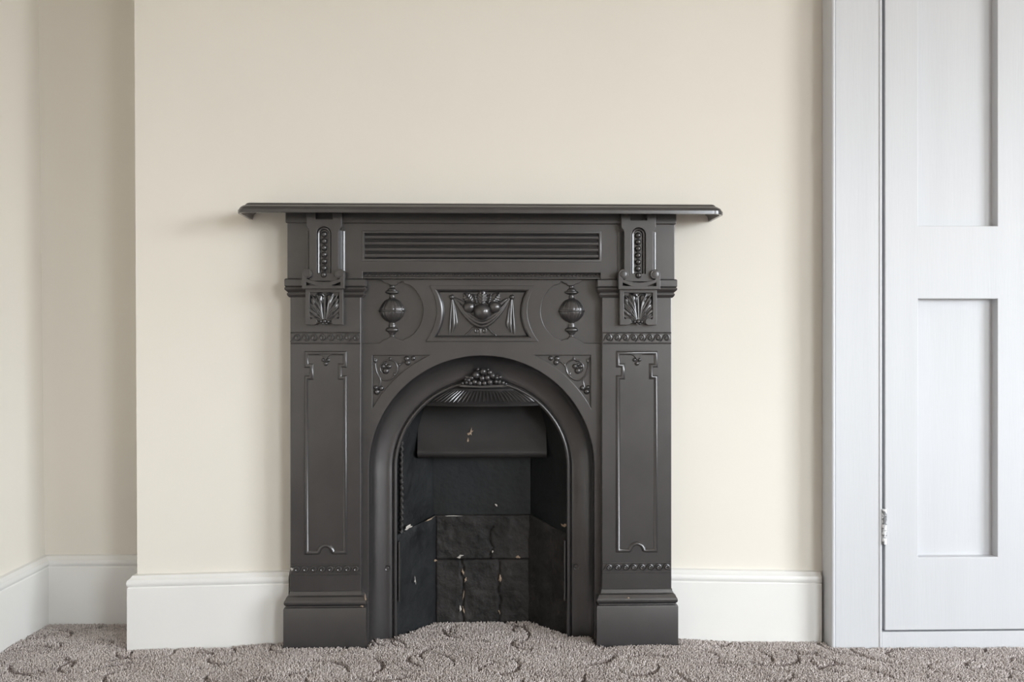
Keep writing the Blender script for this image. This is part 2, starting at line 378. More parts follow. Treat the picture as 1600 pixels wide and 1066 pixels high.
bk = [(556, 432), (556, 640), (581, 650)] + arc(CX, ARC_Y, 190, 205, 335, 30) + [(2 * CX - 581, 650), (2 * CX - 556, 640), (2 * CX - 556, 432)]
plate('recess_plate', [K(bk)], YBK + 0.0085, 0.006, 0.0, 'iron', fire)

# frieze under the shelf
fz = plate('frieze', [[fp(x, y, -0.056) for x, y in ((451, 340), (1055.6, 340), (1055.6, 437), (939, 437), (939, 424.5), (567.6, 424.5), (567.6, 437), (451, 437))], [fp(x, y, -0.056) for x, y in ((570.5, 364.5), (936.1, 364.5), (936.1, 405.5), (570.5, 405.5))]], -0.056, 0.05, 0.001, 'iron', fire)
o = link('cornice_rail', bevel_box('cornice_rail', fp(448, 0, -0.064)[0], fp(1058.6, 0, -0.064)[0], -0.064, 0.0, fp(0, 349.5, -0.064)[1], fp(0, 322, -0.064)[1], 0.002), 'iron', fire, ang=11)
# reeded panel
rp = [fp(x, y, -0.056) for x, y in ((568, 362.5), (938.6, 362.5), (938.6, 407.5), (568, 407.5))]
px = k(-0.056)
V, Fc = sweep(rp, [(1.6 * px, 0), (1.2 * px, 0.002), (-0.6 * px, 0.0028), (-2.2 * px, 0.002), (-3.0 * px, 0)], True, lambda a, b, h: (a, -0.0555 - h, b))
rpo = link('reeded_panel', mesh('panel_frame', V, Fc), 'iron', fire)
a, b = fp(569, 408, -0.056), fp(937.6, 362, -0.056)
link('panel_ground', mesh('panel_ground', *box(a[0], b[0], -0.0505, -0.0425, a[1], b[1])), 'iron', rpo, flat=True)
for y in (370.6, 380.3, 390.0, 399.7):
    x0, z = fp(571.0, y, -0.056); x1 = -x0; r = 4.6 * px
    prof = [(z + r * math.cos(a), -0.0505 - 0.0050 * math.sin(a)) for a in [math.pi * i / 10 for i in range(11)]]
    V = [(x, yy, zz) for x in (x0, x1) for zz, yy in prof]; n = 11
    link('reed', mesh('reed', V, [(i, i + 1, n + i + 1, n + i) for i in range(n - 1)] + [tuple(range(n)), tuple(range(n, 2 * n))]), 'iron', rpo)
# scalloped band under the frieze: cove with a row of tiny husks
Yb_ = -0.050
x0, x1 = fp(568, 0, Yb_)[0], fp(938.6, 0, Yb_)[0]
prof = [(-0.030, 424), (-0.056, 424), (-0.056, 426), (-0.0505, 427.2), (-0.0475, 430), (-0.0475, 432.5), (-0.0495, 433.5), (-0.0495, 435.5), (-0.046, 436.5), (-0.030, 436.5)]
V = [(x, y, ZC - (p - HZ) * k(Yb_)) for x in (x0, x1) for y, p in prof]; n = len(prof)
band = link('scalloped_band', mesh('scalloped_band', V, [(i, (i + 1) % n, n + (i + 1) % n, n + i) for i in range(n)] + [tuple(range(n)), tuple(range(n, 2 * n))]), 'iron', fire, ang=25)
parts = []
N_ = 64
for i in range(N_):
    c = x0 + (x1 - x0) * (i + 0.5) / N_; w = (x1 - x0) / N_
    z = ZC - (429.8 - HZ) * k(Yb_)
    parts.append(tube([(c - w * .42, -0.0485, z + 0.003), (c - w * .25, -0.0505, z - 0.0005), (c + w * .1, -0.0515, z - 0.0025), (c + w * .4, -0.0495, z + 0.0005)], [0.0006, 0.0013, 0.0014, 0.0006], 6))
tag(link('husk_row', mesh('husk_row', *merge(parts)), 'iron', band), 'row of tiny cast scallops', kind='stuff')

# mantel shelf: hollow casting, moulded lip, clipped corners
def shelf():
    YF = -0.135; zb = ZC + (HZ - 333.2) * k(YF); zt = ZC + (HZ - 318.4) * k(YF + 0.03)
    xe = (CX - 375.0) * k(-0.108)
    plan = [(-xe, 0.0), (-xe, -0.105)] + [(-xe + 0.026 * (1 - math.cos(a)), -0.105 + (YF + 0.105) * math.sin(a)) for a in [R(15 * i) for i in range(1, 6)]] + [(-xe + 0.030, YF)]
    plan = plan + [(-x, y) for x, y in plan[::-1]]
    h = zt - zb
    # offsets are inwards (left of travel from the left end round the front); travel: wall-left -> front -> wall-right
    prof = [(0.007, 0.0), (0.0006, 0.0), (0.0, 0.0006), (0.0, 0.30 * h), (0.0022, 0.34 * h), (0.0026, 0.42 * h), (0.005, 0.56 * h), (0.0105, 0.70 * h), (0.0155, 0.76 * h), (0.0165, 0.84 * h), (0.0195, 0.93 * h), (0.026, 0.995 * h), (0.032, h)]
    inner = [(0.012, h - 0.006), (0.007, 0.5 * h)]
    full = inner + prof
    full = [(0.022, h - 0.005)] + [(0.010, 0.45 * h)] + prof
    sign = 1
    N = miter(plan, False)
    if N[0][0] < 0: sign = -1
    m = len(full); V = []
    for p, n_ in zip(plan, N):
        for o_, hh in full:
            o2 = o_
            V.append((p[0] + sign * n_[0] * o2, p[1] + sign * n_[1] * o2, zb + hh))
    n = len(plan)
    Fc = [(i * m + q, (i + 1) * m + q, (i + 1) * m + q + 1, i * m + q + 1) for i in range(n - 1) for q in range(m - 1)]
    Fc.append(tuple(i * m + m - 1 for i in range(n))); Fc.append(tuple(i * m for i in range(n)))
    Fc += [tuple(range(m)), tuple(range((n - 1) * m, n * m))]
    return mesh('mantel_shelf', V, Fc)
link('mantel_shelf', shelf(), 'iron', fire, ang=28)

# ---- pilasters
L4 = lambda dx0, dx1, y0, y1, Y: [pl(dx0, y0, Y), pl(dx1, y0, Y), pl(dx1, y1, Y), pl(dx0, y1, Y)]
pil = link('pilaster', bevel_box('pilaster', pl(-55, 0, YP)[0], pl(54.5, 0, YP)[0], YP, 0.0, ZB, pl(0, 436, YP)[1], 0.0016), 'iron', fire, ang=11)
def plan_mould(name, prof, dx0=-55, dx1=54.5):
    """prof: (forward offset in m, photo y); wraps the pilaster's left, front and right"""
    xa, xb = pl(dx0, 0, YP)[0], pl(dx1, 0, YP)[0]
    V, n = [], len(prof)
    for x, y, sx in ((xa, 0.0, -1), (xa, YP, -1), (xb, YP, 1), (xb, YBK + 0.004, 1)):
        for o_, py in prof:
            yy = y - o_ if y == YP else y
            V.append((x + sx * o_, yy, ZC - (py - HZ) * k(YP - o_)))
    Fc = [(i * n + q, (i + 1) * n + q, (i + 1) * n + q + 1, i * n + q + 1) for i in range(3) for q in range(n - 1)]
    Fc += [tuple(range(n)), tuple(range(3 * n, 4 * n)), tuple(i * n for i in range(4)), tuple(i * n + n - 1 for i in range(4))]
    return mesh(name, V, Fc)
capm = link('capital_moulding', plan_mould('capital_moulding', [(-0.001, 435.5), (0.009, 436), (0.0112, 437.5), (0.0112, 447), (0.0095, 448.4), (0.0088, 449.2), (0.0108, 449.8), (0.0114, 451.6), (0.0106, 453.2), (0.0062, 456.2), (0.0046, 457.2), (0.0046, 458.0), (0.0062, 458.6), (0.0066, 460.5), (0.0052, 462.6), (0.002, 465), (-0.001, 465.2)]), 'iron', fire, ang=30)
base = link('plinth', plan_mould('plinth', [(-0.001, 921), (0.0012, 922.5), (0.0016, 925), (0.003, 928.5), (0.0075, 931.5), (0.0095, 935), (0.0118, 938), (0.0125, 940.6), (0.0118, 943), (0.009, 944.6), (0.0078, 945.6), (0.0082, 946.6), (0.0122, 948.4), (0.0132, 950.5), (0.0132, 1026), (-0.001, 1026)]), 'iron', fire, ang=30)
# sunk panel moulding with its notched ears and arched foot
kp = k(YP)
half = [(0, 552.0), (-29.6, 552.0), (-29.6, 571.2), (-21.8, 571.2), (-21.8, 590.2), (-29.6, 590.2), (-29.6, 861.6), (-12.4, 861.6)] + [(11.4 * math.cos(R(a)) , 862.5 - 11.8 * math.sin(R(a))) for a in (172, 155, 135, 115, 100)]
pathp = half[1:] + [(0, 850.6)] + [(-x, y) for x, y in half[::-1][:-1]]
pathm = [pl(x, y, YP) for x, y in pathp]
prof = [(-3.4, 0), (-2.9, 0.0022), (-1.6, 0.0036), (0.2, 0.0038), (1.6, 0.0026), (2.9, 0.0006), (3.2, 0)]
V, Fc = sweep(pathm, [(a * kp, h) for a, h in prof], True, lambda a, b, h: (a, YP - h + 0.0002, b))
pm = link('panel_moulding', mesh('panel_moulding', V, Fc), 'iron', fire, ang=45)
pend = [(-8.5, 553.5), (-5.5, 555), (-2.8, 557.6), (-1, 561), (0, 563), (1, 561), (2.8, 557.6), (5.5, 555), (8.5, 553.5)]
link('pendant', plate_mesh('pendant', [[pl(x * 1.25, 552.5 + (y - 552.5) * 1.05, YP) for x, y in pend]], YP - 0.0046, 0.0048, 0.0008), 'iron', pm, ang=11)
for dx, y, r in ((-4.0, 562.6, 3.0), (4.0, 562.6, 3.0), (0, 568.2, 3.6)):
    x, z = pl(dx, y, YP); link('berry', mesh('berry', *ball((x, YP - 0.0008, z), r * kp, 0.9)), 'iron', pm)
# running-wave bands
def wave_band(y0, y1):
    w = link('wave_band', plate_mesh('wave_band', [L4(-54, 53.6, y0, y1, YP)], YP - 0.0016, 0.002, 0.0004), 'iron', fire, ang=11)
    for yy in (y0 + 1.0, y1 - 1.0):
        a, b = pl(-54, yy, YP), pl(53.6, yy, YP)
        link('fillet', mesh('fillet', *tube([(a[0], YP - 0.0018, a[1]), (b[0], YP - 0.0018, b[1])], 1.1 * kp, 8)), 'iron', w)
    ym = (y0 + y1) / 2; r = (y1 - y0) / 2 - 3.0
    hook = [(0.25, 0.15), (-0.05, 0.30), (-0.35, 0.05), (-0.18, -0.35), (0.28, -0.40), (0.62, -0.02), (0.46, 0.52), (0.0, 0.80), (-0.50, 0.62), (-0.86, 0.10), (-1.16, -0.46), (-1.62, -0.86)]
    c = curve([(x_ * 6.3, ym - y_ * (r + 0.5)) for x_, y_ in hook], 5)
    rr = [(0.8 + 0.85 * math.sin(math.pi * min(1, i / len(c) * 1.15)) ) * kp for i in range(len(c))]
    me = None
    for i in range(8):
        dx = -44.5 + i * 13.0
        if me is None:
            q = [pl(x_, y_, YP) for x_, y_ in c]
            me = mesh('wave_scroll', *tube([(a - XP, 0, b) for a, b in q], rr, 7, 0.9))
            o_ = link('wave_scroll', me, 'iron', w)
            ey = pl(0.05 * r, ym - 0.02 * r, YP)
            eye = mesh('scroll_eye', *ball((ey[0] - XP, 0, ey[1]), 1.5 * kp, 0.9, u=8, v=6))
        else:
            o_ = bpy.data.objects.new('wave_scroll', me); C.objects.link(o_); o_.parent = w
        o_.location = (XP + dx * kp, YP - 0.0030, 0)
    return w
wb1 = wave_band(519, 537.5); wb2 = wave_band(880, 896.5)
# corbel: slotted bracket with a string of beads
YCb = -0.086; kc = k(YCb)
cl = [(-27.5, 334), (-27.5, 353.5), (-26.5, 356), (-24, 359), (-23, 362), (-23, 440), (23, 440), (23, 362), (24, 359), (26.5, 356), (27.5, 353.5), (27.5, 334), (13, 334), (13, 343), (-13, 343), (-13, 334)]
slot = [(-11, 427)] + [(11 * math.cos(R(a)), 366 - 11 * math.sin(R(a))) for a in range(180, -1, -12)] + [(11, 427)]
corb = plate('corbel', [[pl(x, y, YCb) for x, y in cl], [pl(x, y, YCb) for x, y in slot]], YCb, 0.030, 0.0012, 'iron', fire)
link('slot_back', mesh('slot_back', *box(pl(-12, 0, YCb)[0], pl(12, 0, YCb)[0], YCb + 0.010, YCb + 0.02, pl(0, 436, YCb)[1], pl(0, 352, YCb)[1])), 'iron', corb, flat=True)
V, Fc = sweep([pl(x, y, YCb) for x, y in [(-9, 428)] + [(9 * math.cos(R(a)), 366 - 9 * math.sin(R(a))) for a in range(180, -1, -12)] + [(9, 428)]], [(-2.6 * kc, 0.001), (-1.5 * kc, 0.006), (0.5 * kc, 0.007), (2.2 * kc, 0.005), (2.8 * kc, 0.0)], False, lambda a, b, h: (a, YCb + 0.010 - h, b))
link('slot_rim', mesh('slot_rim', V, Fc), 'iron', corb)
# sloping cheeks either side of the corbel
for s in (-1, 1):
    V = []
    for y_ in (360, 438):
        for i in range(9):
            t = R(90 * i / 8); Y_ = YCb + 0.002 + (YP + 0.001 - YCb - 0.002) * math.sin(t)
            x, z = pl(s * (23.2 + 7.0 * (1 - math.cos(t))), y_, YCb); V.append((x, Y_, z))
        x, z = pl(s * 22.0, y_, YCb); V.append((x, YP + 0.002, z))
    link('side_scotia', mesh('side_scotia', V, [(i, (i + 1) % 10, 10 + (i + 1) % 10, 10 + i) for i in range(10)] + [tuple(range(10)), tuple(range(10, 20))]), 'iron', corb)
bm_ = None
for i in range(7):
    x, z = pl(-0.3, 366.4 + i * 10.55, YCb - 0.003 if i < 6 else YCb - 0.006)
    yb = YCb + 0.0065 if i < 6 else YCb - 0.001
    if bm_ is None: bm_ = mesh('bead', *ball((0, 0, 0), 4.9 * kc)); o_ = link('bead', bm_, 'iron', corb)
    else: o_ = bpy.data.objects.new('bead', bm_); C.objects.link(o_); o_.parent = corb
    o_.location = (x, yb, z)
# scroll bracket
YS = -0.097
cr = lambda cx, cy, r, a0, a1, n=12: [(cx + r * math.cos(R(a0 + (a1 - a0) * i / n)), cy - r * math.sin(R(a0 + (a1 - a0) * i / n))) for i in range(n + 1)]
left = [(-33, 452)] + [(-33, 433)] + cr(-25.2, 428.2, 7.9, 190, -60, 16) + cr(-24.5, 430.5, 5.0, -70, -150, 4) + [(-25, 436.2), (-18, 438.6), (-9, 440.4), (0, 441)]
brk = left + [(-x, y) for x, y in left[::-1][1:]]
tri = [(-26.5, 441.5), (-14, 446.5), (-26.5, 446.5)]
tri2 = [(-x, y) for x, y in tri][::-1]
scb = plate('scroll_bracket', [[pl(x, y, YS) for x, y in brk], [pl(x, y, YS) for x, y in tri], [pl(x, y, YS) for x, y in tri2]], YS, 0.020, 0.0011, 'iron', fire)
for s in (-1, 1):
    link('volute', plate_mesh('volute', [[pl(s * 25.2 + a, 428.2 + b, YS) for a, b in arc(0, 0, 5.4, 0, 350, 35)]], YS - 0.0012, 0.003, 0.0007), 'iron', scb)
# acanthus block
YL = -0.081; kl = k(YL)
lf = [(-29.3, 450), (-29.3, 508), (-17, 508.2)] + cr(-16.6, 502.6, 5.6, 270, 500, 14) + [(-22.6, 497), (-22.6, 457.5)]
blk = lf + [(-x, y) for x, y in lf[::-1]]
ab = plate('acanthus_block', [[pl(x, y, YL) for x, y in blk]], YL, 0.020, 0.0011, 'iron', fire)
def leafpts(pts, depth): return [(*pl(x, y, YL), d) for (x, y), d in zip(pts, depth)]
def frond(name, pts, r0, r1, y0, y1, par, flat=0.7):
    c = curve([Vector((pl(x, y, YL)[0], y0 + (y1 - y0) * i / (len(pts) - 1), pl(x, y, YL)[1])) for i, (x, y) in enumerate(pts)], 5)
    n = len(c) - 1
    rr = [(r0 + (r1 - r0) * math.sin(math.pi * (0.12 + 0.83 * i / n))) * kl for i in range(n + 1)]
    return link(name, mesh(name, *tube(c, rr, 8, flat)), 'iron', par)
def blade():
    nx_, ny_ = 46, 48; V = []
    for j in range(ny_ + 1):
        py = 456.5 + (505 - 456.5) * j / ny_
        for i in range(nx_ + 1):
            dx = -22.8 + 45.6 * i / nx_; ax = abs(dx)
            rr_ = math.hypot(ax, 505 - py); ang = math.atan2(ax, 505 - py)
            edge_ = 46 - 14 * max(0, ang - 0.35) ** 1.2
            f = 0.5 + 0.5 * math.cos(ang * 21 + rr_ * 0.05 + 0.5 * math.sin(rr_ * 0.35))
            g = 0.5 + 0.5 * math.cos(ang * 42 - rr_ * 0.25)
            env = max(0, min(1, (edge_ - rr_ + 3 * f) / 5)) * min(1, ang / 0.14)
            h_ = env * (0.0022 + 0.0030 * f + 0.0012 * g) + 0.002 * math.sin(min(1, rr_ / 44) * math.pi) * env
            x, z = pl(dx, py, YL); V.append((x, YL + 0.009 - h_, z))
    Fc = [(j * (nx_ + 1) + i, j * (nx_ + 1) + i + 1, (j + 1) * (nx_ + 1) + i + 1, (j + 1) * (nx_ + 1) + i) for j in range(ny_) for i in range(nx_)]
    return link('leaf_blade', mesh('leaf_blade', V, Fc), 'iron', ab, ang=80)
blade()
frond('leaf_stem', [(0, 505), (0.2, 490), (-0.1, 475), (0, 463)], 1.0, 1.7, YL + 0.002, YL + 0.004, ab)
for s in (-1, 1):
    for q in ([(2.2, 499), (4.5, 485), (6.5, 472), (11, 463), (13, 459.5)], [(2.6, 496), (7, 482), (12, 473), (17, 466), (20.5, 460.5)], [(3, 497), (8.5, 486), (14, 479), (18.5, 473), (21.5, 467)],
              [(3.2, 499), (9, 490.5), (14.5, 486), (19, 481), (21.5, 475)], [(3.4, 501), (9, 495.5), (14, 493), (18.5, 489.5), (21.5, 484)], [(4, 502), (9, 499.5), (13, 498), (17, 495.5), (20, 491)]):
        frond('leaf_lobe', [(s * a, b) for a, b in q], 0.4, 1.45, YL + 0.0010, YL + 0.0045, ab, 0.95)
    for q in ([(0.8, 463.5), (4, 460), (8, 459.5)],):
        frond('leaf_tip', [(s * a, b) for a, b in q], 0.6, 1.8, YL + 0.005, YL + 0.003, ab, 0.9)
for dx, y, r in ((0, 502.3, 3.4), (-5.6, 503, 2.3), (5.6, 503, 2.3), (-2.6, 506.2, 2.0), (2.8, 506, 2.0)):
    x, z = pl(dx, y, YL); link('floret', mesh('floret', *ball((x, YL + 0.002, z), r * kl, 1.0)), 'iron', ab)
for o_ in (pil, capm, base, pm, wb1, wb2, corb, scb, ab): both(o_)

# ---- urns
YU = YBK + 0.0065; ku = k(YU)
up = [(446, 2.6), (447.3, 3.6), (449.2, 3.6), (450.6, 2.8), (451.6, 5.6), (453.2, 7.2), (454.4, 7.2), (455.2, 10.0), (456.6, 11.2), (458.2, 10.6), (459.4, 8), (460.4, 4.2), (462, 3.4), (464, 4.2), (465.6, 3.6), (466.6, 5.2), (467.8, 6.0), (468.6, 9.0), (470, 11.2), (472.5, 13.6), (475, 15.3), (479, 17.9), (483.0, 19.7), (484.6, 19.6)]
dn = [(488.2, 19.6), (489.5, 19.4), (492.5, 18.2), (496, 16), (499, 13.2), (501.6, 9.8), (503, 6.4), (504, 5.0), (505, 4.0), (507, 4.9), (509.5, 5.4), (511.4, 5.2), (512.6, 8.4), (514.4, 10.3), (516.2, 10.6), (518, 9.4), (519.2, 6.2), (520.6, 5.9), (522, 4.6), (523.4, 3.0), (525.4, 3.8), (527, 3.2), (529, 2.2)]
prof = up + dn
uc = 613.2
def urn_mesh(name, prof, flute=True, depth=0.62):
    segs = 96; V = []
    for y, r in prof:
        for s in range(segs):
            a = 2 * math.pi * s / segs
            g = 1.0
            if flute and 468 < y < 503: g = 1 - 0.05 * (0.5 + 0.5 * math.cos(a * 14)) ** 8
            x, z = fp(uc, y, YU)
            V.append((x + r * ku * g * math.cos(a), YU - r * ku * g * math.sin(a) * depth, z))
    n = len(prof)
    Fc = [(i * segs + s, i * segs + (s + 1) % segs, (i + 1) * segs + (s + 1) % segs, (i + 1) * segs + s) for i in range(n - 1) for s in range(segs)]
    Fc += [tuple(range(segs)), tuple(range((n - 1) * segs, n * segs))]
    return mesh(name, V, Fc)
urn = link('urn_baluster', urn_mesh('urn_baluster', prof), 'iron', fire, ang=60)
link('girdle', urn_mesh('girdle', [(484.4, 18.6), (484.8, 20.6), (486, 21.4), (487.4, 20.6), (488.2, 18.6)], False), 'iron', urn, ang=60)
tree_copy(urn, fire, 0, True)

# ---- fruit and drapery cartouche
cf = plate('cartouche_frame', [[fp(x, y, YBK) for x, y in c_out], [fp(x, y, YBK) for x, y in c_in]], YBK - 0.0035, 0.006, 0.0011, 'iron', fire)
V, Fc = sweep([fp(x, y, YBK) for x, y in c_in], [(0.4 * ku, 0.0), (-1.2 * ku, -0.0012), (-3.2 * ku, -0.0080), (-3.6 * ku, -0.0090)] if area2([fp(x, y, YBK) for x, y in c_in]) < 0 else [(-0.4 * ku, 0.0), (1.2 * ku, -0.0012), (3.2 * ku, -0.0080), (3.6 * ku, -0.0090)], True, lambda a, b, h: (a, YBK - 0.0026 - h, b))
link('inner_ogee', mesh('inner_ogee', V, Fc), 'iron', cf)
YG = YBK + 0.0085; kg = k(YG)
G = lambda x, y, h=0.0: (fp(x, y, YG)[0], YG - h, fp(x, y, YG)[1])
sw = bpy.data.objects.new('fruit_swag', None); C.objects.link(sw); sw.parent = fire
def bar(name, pts, rads, h, flat=0.8, segs=10, par=sw, n=7):
    hh = h if isinstance(h, (list, tuple)) else [h] * len(pts)
    c = curve([Vector(G(x, y, q)) for (x, y), q in zip(pts, hh)], n)
    m = len(c) - 1; rr = [np.interp(i / m, np.linspace(0, 1, len(rads)), rads) * kg for i in range(m + 1)]
    return link(name, mesh(name, *tube(c, rr, segs, flat)), 'iron', par)
for s in (-1, 1):
    X = lambda d: CX - 0.3 + s * d
    link('rosette_knob', mesh('rosette_knob', *ball(G(X(47), 464.5, 0.004), 4.1 * kg, 1.0)), 'iron', sw)
    bar('tassel_fold', [(X(46.8), 468), (X(48.6), 490), (X(50.2), 514), (X(50.4), 522)], [1.2, 1.7, 2.0, 1.2], 0.003)
    bar('tassel_fold', [(X(45.8), 468), (X(44.6), 488), (X(44.2), 508), (X(46), 519.5)], [1.2, 2.6, 3.0, 1.4], 0.003)
    bar('tassel_fold', [(X(45.0), 469), (X(41.8), 487), (X(39.6), 505), (X(41), 513)], [0.9, 2.0, 2.7, 1.4], 0.0025)
    bar('cloth_gather', [(X(43.5), 465.5), (X(36), 470), (X(29), 475)], [1.0, 3.0, 4.0], 0.0015)
for i, (dip, w, r, h) in enumerate(((510.5, 44, 2.6, 0.005), (505.0, 43, 3.2, 0.006), (500, 42, 2.6, 0.006))):
    q = []
    for j in range(11):
        t = -1 + 2 * j / 10; q.append((CX - 0.5 + t * w, 467 + (dip - 467) * (1 - abs(t) ** 1.75)))
    bar('drape_fold', q, [0.8, r * 0.9, r * 1.1, r * 1.15, r * 1.1, r * 0.9, 0.8], [0.004 + 0.003 * (1 - abs(-1 + 2 * j / 10)) for j in range(11)], 1.0, n=4)
for x, y, r, h in ((CX + 0.2, 487.4, 13.2, 0.0125), (CX - 20.2, 480.2, 9.8, 0.008), (CX + 19.5, 480.2, 9.8, 0.008)):
    link('fruit', mesh('fruit', *ball(G(x, y, h - 0.004), r * kg, 0.8, u=24, v=16)), 'iron', sw)
def leaf(name, bx, by, tx, ty, w, par=sw, h0=0.006, h1=0.004):
    """a veined leaf: blade with a folded midrib plus side ribs"""
    b, t = Vector((bx, by)), Vector((tx, ty)); d = t - b; nrm = Vector((-d.y, d.x)).normalized(); V = []; n = 30; m = 13
    for i in range(n + 1):
        f = i / n
        for jj in range(m):
            j = -1 + 2 * jj / (m - 1); aj = abs(j)
            ww = w * math.sin(math.pi * min(1, f * 0.94 + 0.06)) ** 0.75 * (1 + 0.10 * math.sin(f * 30))
            p = b + d * f + nrm * (ww * j)
            vein = 0.5 + 0.5 * math.cos((f * 5.5 - aj * 0.9) * 2 * math.pi)
            hh = h0 + (h1 - h0) * f + 0.0030 * (1 - aj) + 0.0015 * vein * (1 - aj * 0.4) + (0.0016 if aj < 0.09 else 0)
            V.append(G(p.x, p.y, hh if 0 < jj < m - 1 else 0.0))
    Fc = [(i * m + j, i * m + j + 1, (i + 1) * m + j + 1, (i + 1) * m + j) for i in range(n) for j in range(m - 1)]
    return link(name, mesh(name, V, Fc), 'iron', par, ang=75)
leaf('leaf', CX, 476, CX + 0.6, 452.6, 9.2)
leaf('leaf', CX - 15, 474, CX - 28.5, 457.5, 8.0, h0=0.004, h1=0.002)
leaf('leaf', CX + 15, 474, CX + 27, 457.5, 8.0, h0=0.004, h1=0.002)
leaf('leaf', CX + 9, 475, CX + 13.5, 459, 5.0, h0=0.003, h1=0.002)
leaf('leaf', CX - 9, 475, CX - 13.5, 459, 5.0, h0=0.003, h1=0.002)
for s in (-1, 1):
    X = lambda d: CX - 2.5 + s * d
    bar('scrollwork', [(X(1), 521), (X(1.5), 515), (X(5), 512.5), (X(8.5), 515), (X(7.5), 519), (X(4.5), 518.5), (X(4.5), 516)], [1.1, 1.4, 1.5, 1.5, 1.3, 1.0], 0.0015, n=5)
    bar('scrollwork', [(X(6), 513), (X(11), 512.5), (X(15), 516), (X(18.5), 520), (X(23), 523), (X(24.5), 526)], [1.2, 1.7, 1.7, 1.6, 1.2], 0.0012, n=5)
bar('scrollwork', [(CX - 2.5, 510), (CX - 2.5, 518), (CX - 2.5, 525)], [1.2, 1.5, 0.8], 0.0015)

# ---- spandrels: vine scrolls with berries
sv = bpy.data.objects.new('spandrel_vine', None); C.objects.link(sv); sv.parent = fire
def vine(par, name, pts, rads, mirror):
    q = [((2 * CX - x) if mirror else x, y) for x, y in pts]
    return bar(name, q, rads, 0.0016, 0.9, 8, par, 5)
def spandrel(par, mirror):
    vine(par, 'vine_stem', [(586.6, 560), (587, 568), (588.4, 577), (591, 584.5), (594.5, 590), (601, 594.2), (608, 593.8), (614.5, 590), (619.5, 583.5), (621.6, 575.5), (619.4, 567.8), (613.5, 563.2), (606, 562.6), (599.5, 566), (595.3, 571.5), (595, 578), (598, 583)], [0.7, 1.1, 1.3, 1.4, 1.4, 1.3, 1.2, 0.9], mirror)
    vine(par, 'vine_stem', [(594.5, 590), (595.4, 596), (594, 602), (593, 606)], [1.4, 1.2, 1.1], mirror)
    vine(par, 'vine_stem', [(621.5, 576), (624, 571.5), (629.5, 566.5), (635, 564)], [1.4, 1.2, 1.1], mirror)
    for q in ([(584.8, 559), (586.2, 563.5), (588.6, 567.5)], [(589.6, 560.5), (588, 564.5), (587, 569)], [(617, 589), (616.6, 585), (614.6, 582)], [(622, 574), (624.6, 570), (625, 566.5)], [(600, 562.5), (605, 564), (611, 559.4)], [(606.5, 563), (610, 560.5), (609.6, 557.6)], [(600, 567), (603.4, 569.6), (604.5, 573)]):
        vine(par, 'vine_leaf', q, [0.6, 2.1, 0.5], mirror)
    for x, y, r in ((603.6, 579.6, 5.0), (608.4, 572.6, 3.9), (599, 572.6, 3.6), (589.6, 612.2, 4.6), (596.4, 606.6, 4.0), (588, 605.6, 3.5), (636, 560.6, 4.3), (637.6, 566.8, 4.3), (646, 560, 3.7)):
        link('berry', mesh('berry', *ball(G((2 * CX - x) if mirror else x, y, 0.002), r * kg, 0.8)), 'iron', par)
spandrel(sv, False)
sv2 = bpy.data.objects.new('spandrel_vine', None); C.objects.link(sv2); sv2.parent = fire
spandrel(sv2, True)

# ---- arched cove, bead, screws
YI = 0.012
def arch_path(r, Y, n=64):
    pts = [(CX - r, 1030), (CX - r, 900), (CX - r, 800)] + arc(CX, ARC_Y, r, 180, 360, n) + [(CX + r, 800), (CX + r, 900), (CX + r, 1030)]
    return [fp(x, y, Y) for x, y in pts]
def arch_rings(rings, name):
    """rings: (r px, Y); each ring measured on its own plane"""
    V = []; m = len(rings); paths = [arch_path(r, Y) for r, Y in rings]; n = len(paths[0])
    for i in range(n):
        for q in range(m): V.append((paths[q][i][0], rings[q][1], paths[q][i][1]))
    Fc = [(i * m + q, (i + 1) * m + q, (i + 1) * m + q + 1, i * m + q + 1) for i in range(n - 1) for q in range(m - 1)]
    return V, Fc
rg = [(RO + 4, YBK + 0.010), (RO + 0.3, YBK + 0.003), (RO - 0.2, YBK + 0.001)]
for i in range(0, 13):
    t = R(7.5 * i); rg.append((RO - 0.4 - (RO - 0.4 - RI - 5) * (1 - math.cos(t)) ** 1.0, YBK + 0.002 + (YI - YBK - 0.004) * math.sin(t) ** 0.9))
rg += [(RI + 3.5, YI), (RI + 2.5, YI + 0.004), (RI - 2, YI + 0.004)]
link('arch_cove', mesh('arch_cove', *arch_rings(rg, 'arch_cove')), 'iron_cove', fire, ang=50)
bead_r = [(RI + 2.2 - 3.4 * (1 - math.cos(R(a))), YI + 0.004 - 0.0062 * math.sin(R(a))) for a in range(0, 181, 15)] + [(RI - 4.6, YI + 0.018), (RI + 2, YI + 0.018)]
link('arch_bead', mesh('arch_bead', *arch_rings(bead_r, 'arch_bead')), 'iron', fire, ang=40)
